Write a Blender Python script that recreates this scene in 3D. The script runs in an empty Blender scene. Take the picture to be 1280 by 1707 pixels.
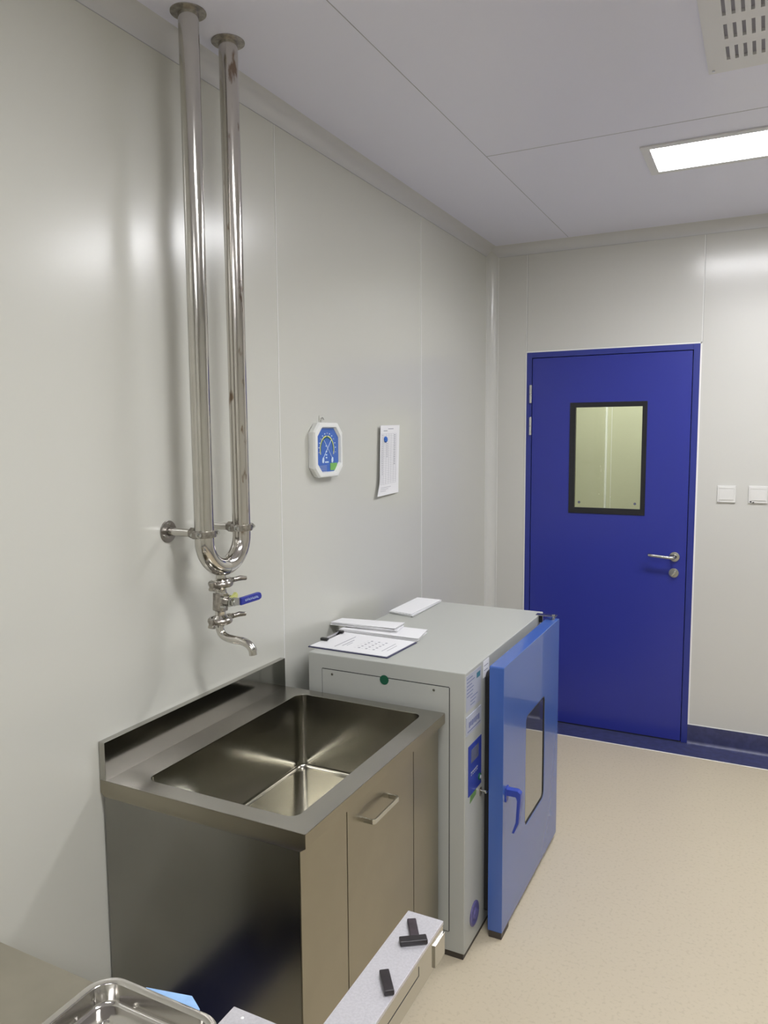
import bpy, bmesh, math, random
from mathutils import Vector, Matrix
random.seed(4)
PI = math.pi
scene = bpy.context.scene
C = scene.collection

# ------------------------------------------------------------------ camera
cam_d = bpy.data.cameras.new('camera'); cam = bpy.data.objects.new('camera', cam_d); C.objects.link(cam)
YAW, PITCH, ROLL, FPX = -0.4651, -0.1013, -0.0069, 1267.6
CAM = Vector((1.4379, 0.0, 1.6508))
fw = Vector((math.sin(YAW)*math.cos(PITCH), math.cos(YAW)*math.cos(PITCH), math.sin(PITCH)))
rt = Vector((math.cos(YAW), -math.sin(YAW), 0)); up = rt.cross(fw)
rt2 = rt*math.cos(ROLL)+up*math.sin(ROLL); up2 = -rt*math.sin(ROLL)+up*math.cos(ROLL)
m = Matrix((rt2, up2, -fw)).transposed().to_4x4(); m.translation = CAM
cam.matrix_world = m
cam_d.sensor_fit = 'VERTICAL'; cam_d.sensor_height = 36; cam_d.lens = FPX*36/1707
cam_d.clip_start = 0.02
scene.camera = cam

# ------------------------------------------------------------------ light, exposure
scene.view_settings.view_transform = 'Standard'; scene.view_settings.look = 'None'
scene.view_settings.gamma = 1; scene.view_settings.use_curve_mapping = False
scene.view_settings.exposure = 0.0
LIGHT_STRENGTH = 26.5
LAMP_WATT = 8.5
LAMP_SPREAD = 150
LIGHT_COLOR = (0.97, 0.97, 1.0)
w = bpy.data.worlds.new('world'); scene.world = w; w.use_nodes = True
w.node_tree.nodes['Background'].inputs[0].default_value = (0.5, 0.5, 0.5, 1)
w.node_tree.nodes['Background'].inputs[1].default_value = 0.05

# ------------------------------------------------------------------ materials
def mat(name, col, rough=0.5, metal=0.0, spec=0.5, noise=0, nscale=20, bump=0, stretch=(1,1,1), rnoise=0, emit=None, strength=0, coat=0, col2=None, lo=.4, hi=.6):
    M = bpy.data.materials.new(name); M.use_nodes = True
    nt = M.node_tree; b = nt.nodes['Principled BSDF']
    b.inputs['Base Color'].default_value = (*col, 1); b.inputs['Roughness'].default_value = rough
    b.inputs['Metallic'].default_value = metal; b.inputs['Specular IOR Level'].default_value = spec
    b.inputs['Coat Weight'].default_value = coat
    if emit:
        b.inputs['Emission Color'].default_value = (*emit, 1); b.inputs['Emission Strength'].default_value = strength
    if noise or bump or rnoise or col2:
        tc = nt.nodes.new('ShaderNodeTexCoord'); mp = nt.nodes.new('ShaderNodeMapping'); mp.inputs['Scale'].default_value = stretch
        nz = nt.nodes.new('ShaderNodeTexNoise'); nz.inputs['Scale'].default_value = nscale; nz.inputs['Detail'].default_value = 5
        nt.links.new(tc.outputs['Object'], mp.inputs[0]); nt.links.new(mp.outputs[0], nz.inputs['Vector'])
        if noise or col2:
            cr = nt.nodes.new('ShaderNodeValToRGB'); cr.color_ramp.elements[0].position = lo; cr.color_ramp.elements[1].position = hi
            c2 = col2 or tuple(c*(1-noise) for c in col)
            cr.color_ramp.elements[0].color = (*c2, 1)
            cr.color_ramp.elements[1].color = (*col, 1)
            nt.links.new(nz.outputs[0], cr.inputs[0]); nt.links.new(cr.outputs[0], b.inputs['Base Color'])
        if rnoise:
            mr = nt.nodes.new('ShaderNodeMapRange'); mr.inputs[1].default_value = .3; mr.inputs[2].default_value = .7
            mr.inputs[3].default_value = max(0.02, rough-rnoise); mr.inputs[4].default_value = rough+rnoise
            nt.links.new(nz.outputs[0], mr.inputs[0]); nt.links.new(mr.outputs[0], b.inputs['Roughness'])
        if bump:
            bp = nt.nodes.new('ShaderNodeBump'); bp.inputs['Strength'].default_value = bump; bp.inputs['Distance'].default_value = .002
            nt.links.new(nz.outputs[0], bp.inputs['Height']); nt.links.new(bp.outputs[0], b.inputs['Normal'])
    return M
WALL = mat('wall_panel', (0.60,0.60,0.545), 0.24, spec=1.0)
WALLB = mat('back_wall_panel', (0.60,0.595,0.56), 0.2, spec=0.7)
CEIL = mat('ceiling_panel', (0.77,0.775,0.90), 0.36, spec=0.5)
COVE = mat('cove_profile', (0.62,0.62,0.59), 0.2, spec=.6)
COVETOP = mat('ceiling_cove_profile', (0.62,0.62,0.63), 0.3, spec=.5)
CEILGAP = mat('ceiling_joint', (0.42,0.42,0.45), 0.5)
SEAM = mat('panel_seam', (0.80,0.80,0.77), 0.25)
GAP = mat('dark_gap', (0.22,0.22,0.22), 0.6)
BLACKGAP = mat('black_gap', (0.01,0.01,0.012), 0.7)
FLOOR = mat('vinyl_floor', (0.57,0.50,0.37), 0.36, spec=.4, col2=(0.515,0.45,0.325), nscale=85, lo=.34, hi=.46)
BASEB = mat('blue_vinyl', (0.055,0.062,0.16), 0.33, spec=.5, noise=.25, nscale=30)
CAULK = mat('white_caulk', (0.8,0.8,0.78), 0.4)
DOORB = mat('blue_door_paint', (0.026,0.036,0.29), 0.28, spec=.5)
FRAMEB = mat('blue_frame_paint', (0.026,0.038,0.25), 0.33, spec=.5)
DARKBLUE = mat('dark_groove', (0.004,0.005,0.05), 0.6)
BLACKFR = mat('black_window_frame', (0.012,0.012,0.016), 0.3)
STEEL = mat('brushed_steel', (0.38,0.35,0.28), 0.32, metal=1, noise=.09, nscale=4, rnoise=.04)
STEELTOP = mat('brushed_steel_top', (0.44,0.42,0.385), 0.25, metal=1, noise=.05, nscale=5)
SPLASH = mat('backsplash_steel', (0.44,0.43,0.40), 0.12, metal=1)
BASIN = mat('basin_steel', (0.47,0.455,0.40), 0.16, metal=1, noise=.04, nscale=5)
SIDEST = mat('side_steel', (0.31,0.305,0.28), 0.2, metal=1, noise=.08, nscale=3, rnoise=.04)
PIPE = mat('polished_pipe', (0.60,0.58,0.54), 0.13, metal=1, noise=.06, nscale=12)
PIPERUST = mat('worn_pipe', (0.60,0.57,0.53), 0.14, metal=1, nscale=40, col2=(0.26,0.19,0.14), lo=.30, hi=.38, stretch=(1,1,.35))
CAST = mat('cast_fitting', (0.45,0.42,0.38), 0.28, metal=1, noise=.3, nscale=90)
SATIN = mat('satin_hardware', (0.55,0.55,0.52), 0.25, metal=1)
CHROME = mat('chrome', (0.8,0.8,0.8), 0.1, metal=1)
OVEN = mat('grey_oven_paint', (0.43,0.44,0.41), 0.36, spec=.5)
OVENTOP = OVEN
OVBLUE = mat('oven_blue_paint', (0.045,0.115,0.40), 0.26, spec=.7, coat=.35)
OVHANDLE = mat('oven_handle_blue', (0.03,0.06,0.36), 0.3)
GASKET = mat('black_gasket', (0.015,0.015,0.016), 0.6)
PAPER = mat('white_paper', (0.80,0.80,0.815), 0.6, spec=.2)
INK = mat('grey_ink', (0.36,0.36,0.40), 0.7)
DARKINK = mat('dark_ink', (0.10,0.10,0.14), 0.7)
BLUEMAG = mat('blue_magnet', (0.03,0.13,0.5), 0.3)
WHITEPL = mat('white_plastic', (0.80,0.81,0.78), 0.35)
SWITCHW = mat('switch_plastic', (0.72,0.715,0.69), 0.3)
DIALB = mat('dial_blue', (0.05,0.14,0.50), 0.35)
YEL = mat('yellow_scale', (0.75,0.75,0.25), 0.4)
GREENL = mat('green_label', (0.18,0.45,0.10), 0.5)
GREEND = mat('green_dot', (0.005,0.09,0.045), 0.5)
NEEDLE = mat('needle_pale', (0.62,0.75,0.9), 0.4)
ALU = mat('brushed_aluminium', (0.66,0.65,0.68), 0.42, metal=.6, noise=.09, nscale=260, rnoise=.06)
ALUSIDE = mat('polished_aluminium', (0.50,0.49,0.46), 0.15, metal=1)
TABLE = mat('table_steel', (0.46,0.43,0.355), 0.34, metal=1, noise=.12, nscale=7, rnoise=.06)
RUBBER = mat('black_rubber', (0.022,0.018,0.02), 0.4, noise=.3, nscale=60)
RUBBER2 = mat('brown_black_rubber', (0.035,0.024,0.03), 0.55, noise=.4, nscale=60)
VALVEBLUE = mat('blue_grip', (0.02,0.03,0.28), 0.35)
YELTAG = mat('yellow_green_tag', (0.5,0.52,0.18), 0.5)
SHEETB = mat('pale_blue_sheet', (0.30,0.50,0.80), 0.6, noise=.1, nscale=60)
LABELB = mat('pale_label', (0.40,0.42,0.50), 0.4)
LABELLINE = mat('label_print', (0.12,0.14,0.30), 0.5)
PANELB = mat('control_blue', (0.03,0.05,0.32), 0.3)
DISP = mat('grey_display', (0.12,0.13,0.2), 0.25)
BOARD = mat('clipboard_dark', (0.05,0.05,0.11), 0.4)
BLACKPL = mat('black_plastic', (0.01,0.01,0.01), 0.3)
VENT = mat('vent_enamel', (0.72,0.72,0.74), 0.4)
DIFF = mat('lit_diffuser', (0.9,0.9,0.9), 0.5, emit=LIGHT_COLOR, strength=LIGHT_STRENGTH)
CORR = mat('corridor_panel', (0.60,0.59,0.43), 0.4)
GLASS = bpy.data.materials.new('window_glass'); GLASS.use_nodes = True
_n = GLASS.node_tree; _n.nodes.clear()
_o = _n.nodes.new('ShaderNodeOutputMaterial'); _mx = _n.nodes.new('ShaderNodeMixShader'); _t = _n.nodes.new('ShaderNodeBsdfTransparent'); _g = _n.nodes.new('ShaderNodeBsdfGlossy'); _f = _n.nodes.new('ShaderNodeFresnel')
_t.inputs[0].default_value = (0.90,0.93,0.86,1); _g.inputs['Roughness'].default_value = 0.02; _f.inputs[0].default_value = 1.5
_n.links.new(_f.outputs[0], _mx.inputs[0]); _n.links.new(_t.outputs[0], _mx.inputs[1]); _n.links.new(_g.outputs[0], _mx.inputs[2]); _n.links.new(_mx.outputs[0], _o.inputs[0])
OVGLASS = mat('oven_glass', (0.05,0.05,0.045), 0.05, metal=0, spec=1.0, coat=1)
OVGLASS.node_tree.nodes['Principled BSDF'].inputs['IOR'].default_value = 2.2

# ------------------------------------------------------------------ mesh helpers
class MB:
    def __init__(s): s.bm = bmesh.new(); s.mats = []
    def mi(s, m):
        if m not in s.mats: s.mats.append(m)
        return s.mats.index(m)
    def _add(s, bm, m):
        i = s.mi(m)
        for f in bm.faces: f.material_index = i
        me = bpy.data.meshes.new('tmp'); bm.to_mesh(me); bm.free(); s.bm.from_mesh(me); bpy.data.meshes.remove(me)
    def box(s, x0,x1,y0,y1,z0,z1, m, bev=0, seg=2, rot=None, piv=None):
        bm = bmesh.new(); bmesh.ops.create_cube(bm, size=1)
        for v in bm.verts: v.co = Vector(((x0+x1)/2+v.co.x*(x1-x0), (y0+y1)/2+v.co.y*(y1-y0), (z0+z1)/2+v.co.z*(z1-z0)))
        if bev: bmesh.ops.bevel(bm, geom=list(bm.edges), offset=bev, segments=seg, affect='EDGES', profile=.5)
        if rot:
            P = Vector(piv) if piv else Vector(((x0+x1)/2,(y0+y1)/2,(z0+z1)/2))
            R = Matrix.Rotation(rot[1], 3, rot[0])
            for v in bm.verts: v.co = P+R@(v.co-P)
        s._add(bm, m); return s
    def cyl(s, p, q, r, m, r2=None, seg=32, bev=0, rings=None):
        p, q = Vector(p), Vector(q); d = q-p; L = d.length; rot = d.to_track_quat('Z','Y').to_matrix()
        bm = bmesh.new(); bmesh.ops.create_cone(bm, cap_ends=True, segments=seg, radius1=r, radius2=r if r2 is None else r2, depth=L)
        if bev:
            ed = [e for e in bm.edges if abs(e.verts[0].co.z-e.verts[1].co.z) < 1e-6]
            bmesh.ops.bevel(bm, geom=ed, offset=bev, segments=3, affect='EDGES', profile=.5)
        for v in bm.verts: v.co = rot@v.co+(p+q)/2
        s._add(bm, m); return s
    def lathe(s, p, axis, prof, m, seg=40):
        """prof: list of (r, h) along axis from p"""
        rot = Vector(axis).normalized().to_track_quat('Z','Y').to_matrix(); p = Vector(p)
        bm = bmesh.new(); rows = []
        for r, h in prof:
            if r < 1e-6: rows.append([bm.verts.new(p+rot@Vector((0,0,h)))])
            else: rows.append([bm.verts.new(p+rot@Vector((r*math.cos(2*PI*i/seg), r*math.sin(2*PI*i/seg), h))) for i in range(seg)])
        for a, b in zip(rows, rows[1:]):
            if len(a) == 1 and len(b) == 1: continue
            for i in range(seg):
                j = (i+1) % seg
                if len(a) == 1: bm.faces.new((a[0], b[j], b[i]))
                elif len(b) == 1: bm.faces.new((a[i], a[j], b[0]))
                else: bm.faces.new((a[i], a[j], b[j], b[i]))
        bmesh.ops.recalc_face_normals(bm, faces=bm.faces)
        s._add(bm, m); return s
    def tube(s, pts, r, m, seg=24, cap=True):
        pts = [Vector(p) for p in pts]; rs = r if isinstance(r, list) else [r]*len(pts)
        bm = bmesh.new(); rows = []; prevn = None
        for i, p in enumerate(pts):
            t = (pts[min(i+1,len(pts)-1)]-pts[max(i-1,0)]).normalized()
            if prevn is None:
                a = Vector((0,0,1)) if abs(t.z) < .9 else Vector((0,1,0))
                n = (a-t*a.dot(t)).normalized()
            else: n = (prevn-t*prevn.dot(t)).normalized()
            prevn = n; b = t.cross(n)
            rows.append([bm.verts.new(p+(n*math.cos(2*PI*k/seg)+b*math.sin(2*PI*k/seg))*rs[i]) for k in range(seg)])
        for a, b in zip(rows, rows[1:]):
            for i in range(seg): bm.faces.new((a[i], a[(i+1)%seg], b[(i+1)%seg], b[i]))
        if cap: bm.faces.new(rows[0][::-1]); bm.faces.new(rows[-1])
        bmesh.ops.recalc_face_normals(bm, faces=bm.faces)
        s._add(bm, m); return s
    def prism(s, outline, axis, a0, a1, m, bev=0, seg=2):
        """outline of 2D points extruded along axis 'x','y','z'"""
        def P(u, v, a):
            return {'x':Vector((a,u,v)), 'y':Vector((u,a,v)), 'z':Vector((u,v,a))}[axis]
        bm = bmesh.new(); A = [bm.verts.new(P(u,v,a0)) for u, v in outline]; B = [bm.verts.new(P(u,v,a1)) for u, v in outline]
        n = len(A); bm.faces.new(A[::-1]); bm.faces.new(B)
        for i in range(n): bm.faces.new((A[i], A[(i+1)%n], B[(i+1)%n], B[i]))
        bmesh.ops.recalc_face_normals(bm, faces=bm.faces)
        if bev: bmesh.ops.bevel(bm, geom=list(bm.edges), offset=bev, segments=seg, affect='EDGES', profile=.5)
        s._add(bm, m); return s
    def ring(s, outer, inner, axis, a0, a1, m, bev=0):
        """flat frame between two outlines with the same number of points"""
        def P(u, v, a):
            return {'x':Vector((a,u,v)), 'y':Vector((u,a,v)), 'z':Vector((u,v,a))}[axis]
        bm = bmesh.new(); n = len(outer)
        O0=[bm.verts.new(P(u,v,a0)) for u,v in outer]; O1=[bm.verts.new(P(u,v,a1)) for u,v in outer]
        I0=[bm.verts.new(P(u,v,a0)) for u,v in inner]; I1=[bm.verts.new(P(u,v,a1)) for u,v in inner]
        for i in range(n):
            j=(i+1)%n
            bm.faces.new((O0[i],O0[j],O1[j],O1[i])); bm.faces.new((I0[i],I1[i],I1[j],I0[j]))
            bm.faces.new((O1[i],O1[j],I1[j],I1[i])); bm.faces.new((O0[i],I0[i],I0[j],O0[j]))
        bmesh.ops.recalc_face_normals(bm, faces=bm.faces)
        if bev:
            ed = [e for e in bm.edges if e.calc_face_angle(0) > .6]
            bmesh.ops.bevel(bm, geom=ed, offset=bev, segments=2, affect='EDGES', profile=.5)
        s._add(bm, m); return s
    def quads(s, rows, m, close=False):
        bm = bmesh.new(); R = [[bm.verts.new(Vector(p)) for p in r] for r in rows]
        for a, b in zip(R, R[1:]):
            n = len(a)
            for i in range(n if close else n-1): bm.faces.new((a[i], a[(i+1)%n], b[(i+1)%n], b[i]))
        s._add(bm, m); return s
    def build(s, name, parent=None, loc=(0,0,0), sharp=35, solid=0):
        me = bpy.data.meshes.new(name)
        if solid:
            bmesh.ops.solidify(s.bm, geom=list(s.bm.faces), thickness=solid)
        if loc != (0,0,0): bmesh.ops.translate(s.bm, verts=s.bm.verts, vec=-Vector(loc))
        for f in s.bm.faces: f.smooth = True
        for e in s.bm.edges:
            if len(e.link_faces) == 2 and e.calc_face_angle(0) > math.radians(sharp): e.smooth = False
        s.bm.to_mesh(me); s.bm.free()
        for m in s.mats: me.materials.append(m)
        o = bpy.data.objects.new(name, me); C.objects.link(o)
        wn = o.modifiers.new('weighted_normal', 'WEIGHTED_NORMAL'); wn.keep_sharp = True; wn.weight = 50
        if parent:
            o.parent = parent
            pl = parent_world(parent); o.location = Vector(loc)-pl
        else: o.location = loc
        return o
def parent_world(p):
    v = Vector(p.location)
    while p.parent: p = p.parent; v += Vector(p.location)
    return v
def tag(o, label=None, cat=None, group=None, kind=None):
    if label: o['label'] = label
    if cat: o['category'] = cat
    if group: o['group'] = group
    if kind: o['kind'] = kind
    return o
def thing(name, label, cat, loc=(0,0,0), group=None, kind=None):
    o = bpy.data.objects.new(name, None); C.objects.link(o); o.location = loc; o.empty_display_size = .05
    return tag(o, label, cat, group, kind)
def struct(o, label=None, cat=None): return tag(o, label, cat, kind='structure')
def rrect(x0,x1,y0,y1,r,n=6):
    pts = []
    for cx, cy, a0 in ((x1-r,y1-r,0),(x0+r,y1-r,PI/2),(x0+r,y0+r,PI),(x1-r,y0+r,1.5*PI)):
        for k in range(n+1):
            a = a0+PI/2*k/n; pts.append((cx+r*math.cos(a), cy+r*math.sin(a)))
    return pts
def rect4(x0,x1,y0,y1): return [(x1,y1),(x0,y1),(x0,y0),(x1,y0)]
def bez(ps, n=12):
    """Catmull-Rom through points"""
    ps = [Vector(p) for p in ps]; P = [ps[0]*2-ps[1]]+ps+[ps[-1]*2-ps[-2]]; out = []
    for i in range(1, len(P)-2):
        for k in range(n):
            t = k/n; a,b,c,d = P[i-1:i+3]
            out.append(.5*((2*b)+(c-a)*t+(2*a-5*b+4*c-d)*t*t+(-a+3*b-3*c+d)*t**3))
    out.append(ps[-1]); return out

# ================================================================== ROOM
D, H, XR, YF = 4.2184, 2.687, 3.7, -2.3
xd0, xd1, zd = 0.2223, 1.1203, 2.10
struct(MB().box(-.05, XR+.05, YF-.05, D, -.05, 0, FLOOR).build('floor'), 'speckled cream vinyl floor', 'floor')
b = MB().box(-.05, XR+.05, YF-.05, D+.05, H, H+.05, CEIL)
for x in (.455, 1.61, 2.77): b.box(x-.0012, x+.0012, YF, D-.06, H-.0006, H+.001, CEILGAP)
for y in (2.836, .90, -1.0): b.box(.455, XR, y-.0016, y+.0016, H-.0006, H+.001, CEILGAP)
struct(b.build('ceiling'), 'grey white panelled ceiling', 'ceiling')
b = MB().box(-.05, 0, YF-.05, D+.05, -.05, H, WALL)
for y in (-1.38, -.215, .945, 2.103, 3.257): b.box(-.001, .0012, y-.0022, y+.0022, .1, H-.055, SEAM).box(-.001, .0007, y+.0022, y+.0034, .1, H-.055, GAP)
struct(b.build('wall_left'), 'satin off-white panel wall beside the sink', 'wall')
b = MB().box(0, xd0, D, D+.05, 0, H, WALLB).box(xd1, XR+.05, D, D+.05, 0, H, WALLB).box(xd0, xd1, D, D+.05, zd, H, WALLB)
for x, z0 in ((xd0-.003, .1), (xd1+.006, .1), (2.28, .1), (3.44,.1)): b.box(x-.002, x+.002, D-.0012, D+.001, z0, H-.055, SEAM).box(x+.002, x+.0035, D-.0008, D+.001, zd if x < 2 else .1, H-.055, GAP)
struct(b.build('wall_back'), 'off-white panel wall with the blue door', 'wall')
struct(MB().box(XR, XR+.05, YF-.05, D, -.05, H, WALL).build('wall_right'), 'off-white panel wall on the right', 'wall')
struct(MB().box(0, XR, YF-.05, YF, -.05, H, WALL).build('wall_front'), 'off-white panel wall behind the camera', 'wall')
# coved corner profiles
def cove(kind):
    r = .052; n = 10; rows = []; lines = []
    for k in range(n+1):
        a = PI/2*k/n; c, s_ = r*(1-math.cos(a)), r*(1-math.sin(a))
        if kind == 'corner': rows.append([(c, D-s_, .0), (c, D-s_, H)])
        if kind == 'left':   rows.append([(c, YF, H-s_), (c, D, H-s_)])
        if kind == 'back':   rows.append([(0, D-c, H-s_), (XR, D-c, H-s_)])
    return MB().quads(rows, COVE if kind == 'corner' else COVETOP)
def coveobj(name, kind, lab):
    b = cove(kind); r = .052
    if kind == 'corner': b.box(0,.0012,D-r-.003,D-r,.1,H-.05,SEAM).box(r,r+.003,D-.0012,D,.1,H-.05,SEAM)
    if kind == 'left': b.box(0,.0012,YF,D-.05,H-r-.0015,H-r,CEILGAP)
    if kind == 'back': b.box(.05,XR,D-.0012,D,H-r-.0015,H-r,CEILGAP)
    o = b.build(name); struct(o, lab, 'trim')
coveobj('trim_1','corner','concave corner profile between left and back wall')
coveobj('trim_2','left','coved profile where the left wall meets the ceiling')
coveobj('trim_3','back','coved profile where the back wall meets the ceiling')
# skirting with floor apron
def skirt(name, axis, a0, a1, lab, wall_part=True, apron=.172):
    hh = .107; n = 6; r = .022; prof = []
    if wall_part:
        prof += [(0, hh), (.003, hh)]
        prof += [(.003+r*(1-math.cos(PI/2*k/n)), .002+r*(1-math.sin(PI/2*k/n))) for k in range(n+1)]
    else: prof += [(0, .0005),(0,.002)]
    prof += [(apron, .002), (apron, .0005)]
    f = {'back': lambda d, z, a: (a, D-d, z), 'left': lambda d, z, a: (d, a, z), 'right': lambda d, z, a: (XR-d, a, z), 'front': lambda d, z, a: (a, YF+d, z)}[axis]
    b = MB().quads([[f(d, z, a0), f(d, z, a1)] for d, z in prof], BASEB)
    if wall_part: b.quads([[f(0,hh+.004,a0),f(0,hh+.004,a1)],[f(.003,hh+.004,a0),f(.003,hh+.004,a1)],[f(.0035,hh,a0),f(.0035,hh,a1)]], CAULK)
    b.quads([[f(apron,.002,a0),f(apron,.002,a1)],[f(apron+.003,.002,a0),f(apron+.003,.002,a1)],[f(apron+.004,0,a0),f(apron+.004,0,a1)]], CAULK)
    o = b.build(name); struct(o, lab, 'baseboard'); return o
skirt('baseboard_back','back',xd1,XR,'dark blue coved vinyl skirting right of the blue door')
skirt('baseboard_corner','back',0,xd0,'dark blue coved vinyl skirting between corner and blue door')
skirt('baseboard_threshold','back',xd0,xd1,'dark blue vinyl strip on the floor before the blue door', wall_part=False)
skirt('baseboard_left','left',YF,D,'dark blue coved vinyl skirting along the left wall')
skirt('baseboard_right','right',YF,D,'dark blue coved vinyl skirting along the right wall')
skirt('baseboard_front','front',0,XR,'dark blue coved vinyl skirting behind the camera')

# ---------------------------------------------------------------- door
door = thing('door_1', 'blue metal door with a black framed window', 'door', (0.67, D, 0), kind='structure')
lx0, lx1, lz1 = 0.2549, 1.0862, 2.067
fr = MB()
fr.box(xd0, lx0-.003, D-.004, D+.05, .003, zd, FRAMEB, .0012); fr.box(lx1+.003, xd1, D-.004, D+.05, .003, zd, FRAMEB, .0012)
fr.box(lx0-.003, lx1+.003, D-.004, D+.05, lz1+.003, zd, FRAMEB, .0012)
for x0, x1, z0, z1 in ((xd0-.006, xd0, .1, zd+.006), (xd1, xd1+.006, .11, zd+.006), (xd0-.006, xd1+.006, zd, zd+.006)):
    fr.box(x0, x1, D-.003, D+.001, z0, z1, CAULK)
fr.box(lx0-.004, lx0+.02, D+.02, D+.05, .0, lz1, DARKBLUE).box(lx1-.02, lx1+.004, D+.02, D+.05, .0, lz1, DARKBLUE).box(lx0, lx1, D+.02, D+.05, lz1-.02, lz1+.004, DARKBLUE)
fr.build('door_frame', door)
wx0, wx1, wz0, wz1 = .499, .848, 1.245, 1.791
lf = MB()
leafm = DOORB
y0, y1 = D-.001, D+.018
lf.ring(rect4(lx0+.001, lx1-.001, .009, lz1-.001), rect4(wx0-.005, wx1+.005, wz0-.005, wz1+.005), 'y', y0, y1, DOORB)
leaf = lf.build('door_leaf', door)
MB().box(lx0, lx1, D+.0, D+.02, .001, .0085, BLACKGAP).build('bottom_seal', door)
ox0, ox1, oz0, oz1 = .468, .8725, 1.213, 1.8175
MB().ring(rect4(ox0,ox1,oz0,oz1), rect4(wx0,wx1,wz0,wz1), 'y', D-.005, D+.019, BLACKFR, .001).build('window_frame', leaf)
MB().box(wx0, wx1, D+.006, D+.010, wz0, wz1, GLASS).build('window_glass', leaf)
for x in (wx0+.025, wx1-.028): MB().cyl((x, D+.006, wz0+.028), (x, D+.004, wz0+.028), .007, DISP).build('glass_plug', leaf)
for zc in (1.871, 1.693, .30):
    hg = MB()
    hg.cyl((.2485, D-.009, zc-.05), (.2485, D-.009, zc-.001), .0075, CHROME, seg=20, bev=.001)
    hg.cyl((.2485, D-.009, zc+.001), (.2485, D-.009, zc+.05), .0075, CHROME, seg=20, bev=.001)
    hg.box(.243, .254, D-.006, D-.002, zc-.045, zc+.045, SATIN)
    hg.build('hinge', door)
hd = MB(); hx, hz = 1.0285, 1.002
hd.lathe((hx, D-.001, hz), (0,-1,0), [(0.026,0),(0.026,.006),(.024,.008),(.012,.009),(.011,.012)], SATIN)
hd.tube(bez([(hx,D-.006,hz),(hx,D-.040,hz),(hx-.008,D-.052,hz),(hx-.03,D-.054,hz+.001),(hx-.09,D-.054,hz+.006),(hx-.112,D-.054,hz+.007),(hx-.122,D-.048,hz+.008),(hx-.123,D-.034,hz+.008)], 6), .0085, SATIN, seg=16)
hd.build('door_handle', leaf)
lk = MB(); lz = .916
lk.lathe((hx-.001, D-.001, lz), (0,-1,0), [(0.025,0),(0.025,.006),(.023,.008),(0,.009)], SATIN)
lk.box(hx-.016, hx+.014, D-.026, D-.009, lz-.005, lz+.005, SATIN, .003, rot=('Y', math.radians(-50)))
lk.build('thumb_turn', leaf)

# ---------------------------------------------------------------- corridor seen through the door window
cb = MB()
cy1 = D+1.5
cb.box(-1.2, 2.2, cy1, cy1+.05, 0, H, CORR)
cb.box(-1.25, -1.2, D+.05, cy1, 0, H, CORR).box(2.2, 2.25, D+.05, cy1, 0, H, CORR)
cb.box(-.05, .385, D+1.46, cy1, 0, H, CORR)
cb.box(.385,.397, cy1-.014, cy1, 0, H, SEAM).box(.425,.429, cy1-.0012, cy1, .1, H, SEAM)
cb.box(-1.25, 0, D, D+.05, 0, H, CORR)
struct(cb.build('wall_corridor'), 'pale yellow-green corridor wall seen through the door window', 'wall')
struct(MB().box(-1.25, 2.25, D, cy1+.05, -.05, 0, FLOOR).build('floor_corridor'), 'cream vinyl floor of the corridor', 'floor')
struct(MB().box(-1.25, 2.25, D+.05, cy1+.05, H, H+.05, CEIL).build('ceiling_corridor'), 'ceiling of the corridor', 'ceiling')

# ---------------------------------------------------------------- ceiling lights
def ceiling_light(x0, x1, y0, y1, label):
    t = thing('ceiling_light', label, 'ceiling light', ((x0+x1)/2, (y0+y1)/2, H-.02), 'flat ceiling panel lights')
    fwd_ = .032
    MB().ring(rect4(x0-fwd_, x1+fwd_, y0-fwd_, y1+fwd_), rect4(x0,x1,y0,y1), 'z', H-.006, H-.0002, VENT, .0012).build('frame', t)
    MB().box(x0, x1, y0, y1, H-.005, H-.002, DIFF).build('diffuser', t)
    ld = bpy.data.lights.new('lamp', 'AREA'); ld.shape = 'RECTANGLE'; ld.size = x1-x0-.01; ld.size_y = y1-y0-.01
    ld.energy = LAMP_WATT; ld.color = LIGHT_COLOR; ld.spread = math.radians(LAMP_SPREAD)
    lo = bpy.data.objects.new('lamp', ld); C.objects.link(lo); lo.parent = t; lo.location = (0, 0, .0135)
ceiling_light(1.014, 2.21, 3.035, 3.30, 'lit flat panel light nearest the blue door')
ceiling_light(1.014, 2.21, .92, 1.185, 'lit flat panel light above the camera')
ceiling_light(1.014, 2.21, -1.20, -.935, 'lit flat panel light behind the camera')
ceiling_light(.3, 1.3, D+.7, D+.95, 'unseen flat panel light added to light the corridor')  # never in view; added so the corridor behind the window is lit

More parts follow.
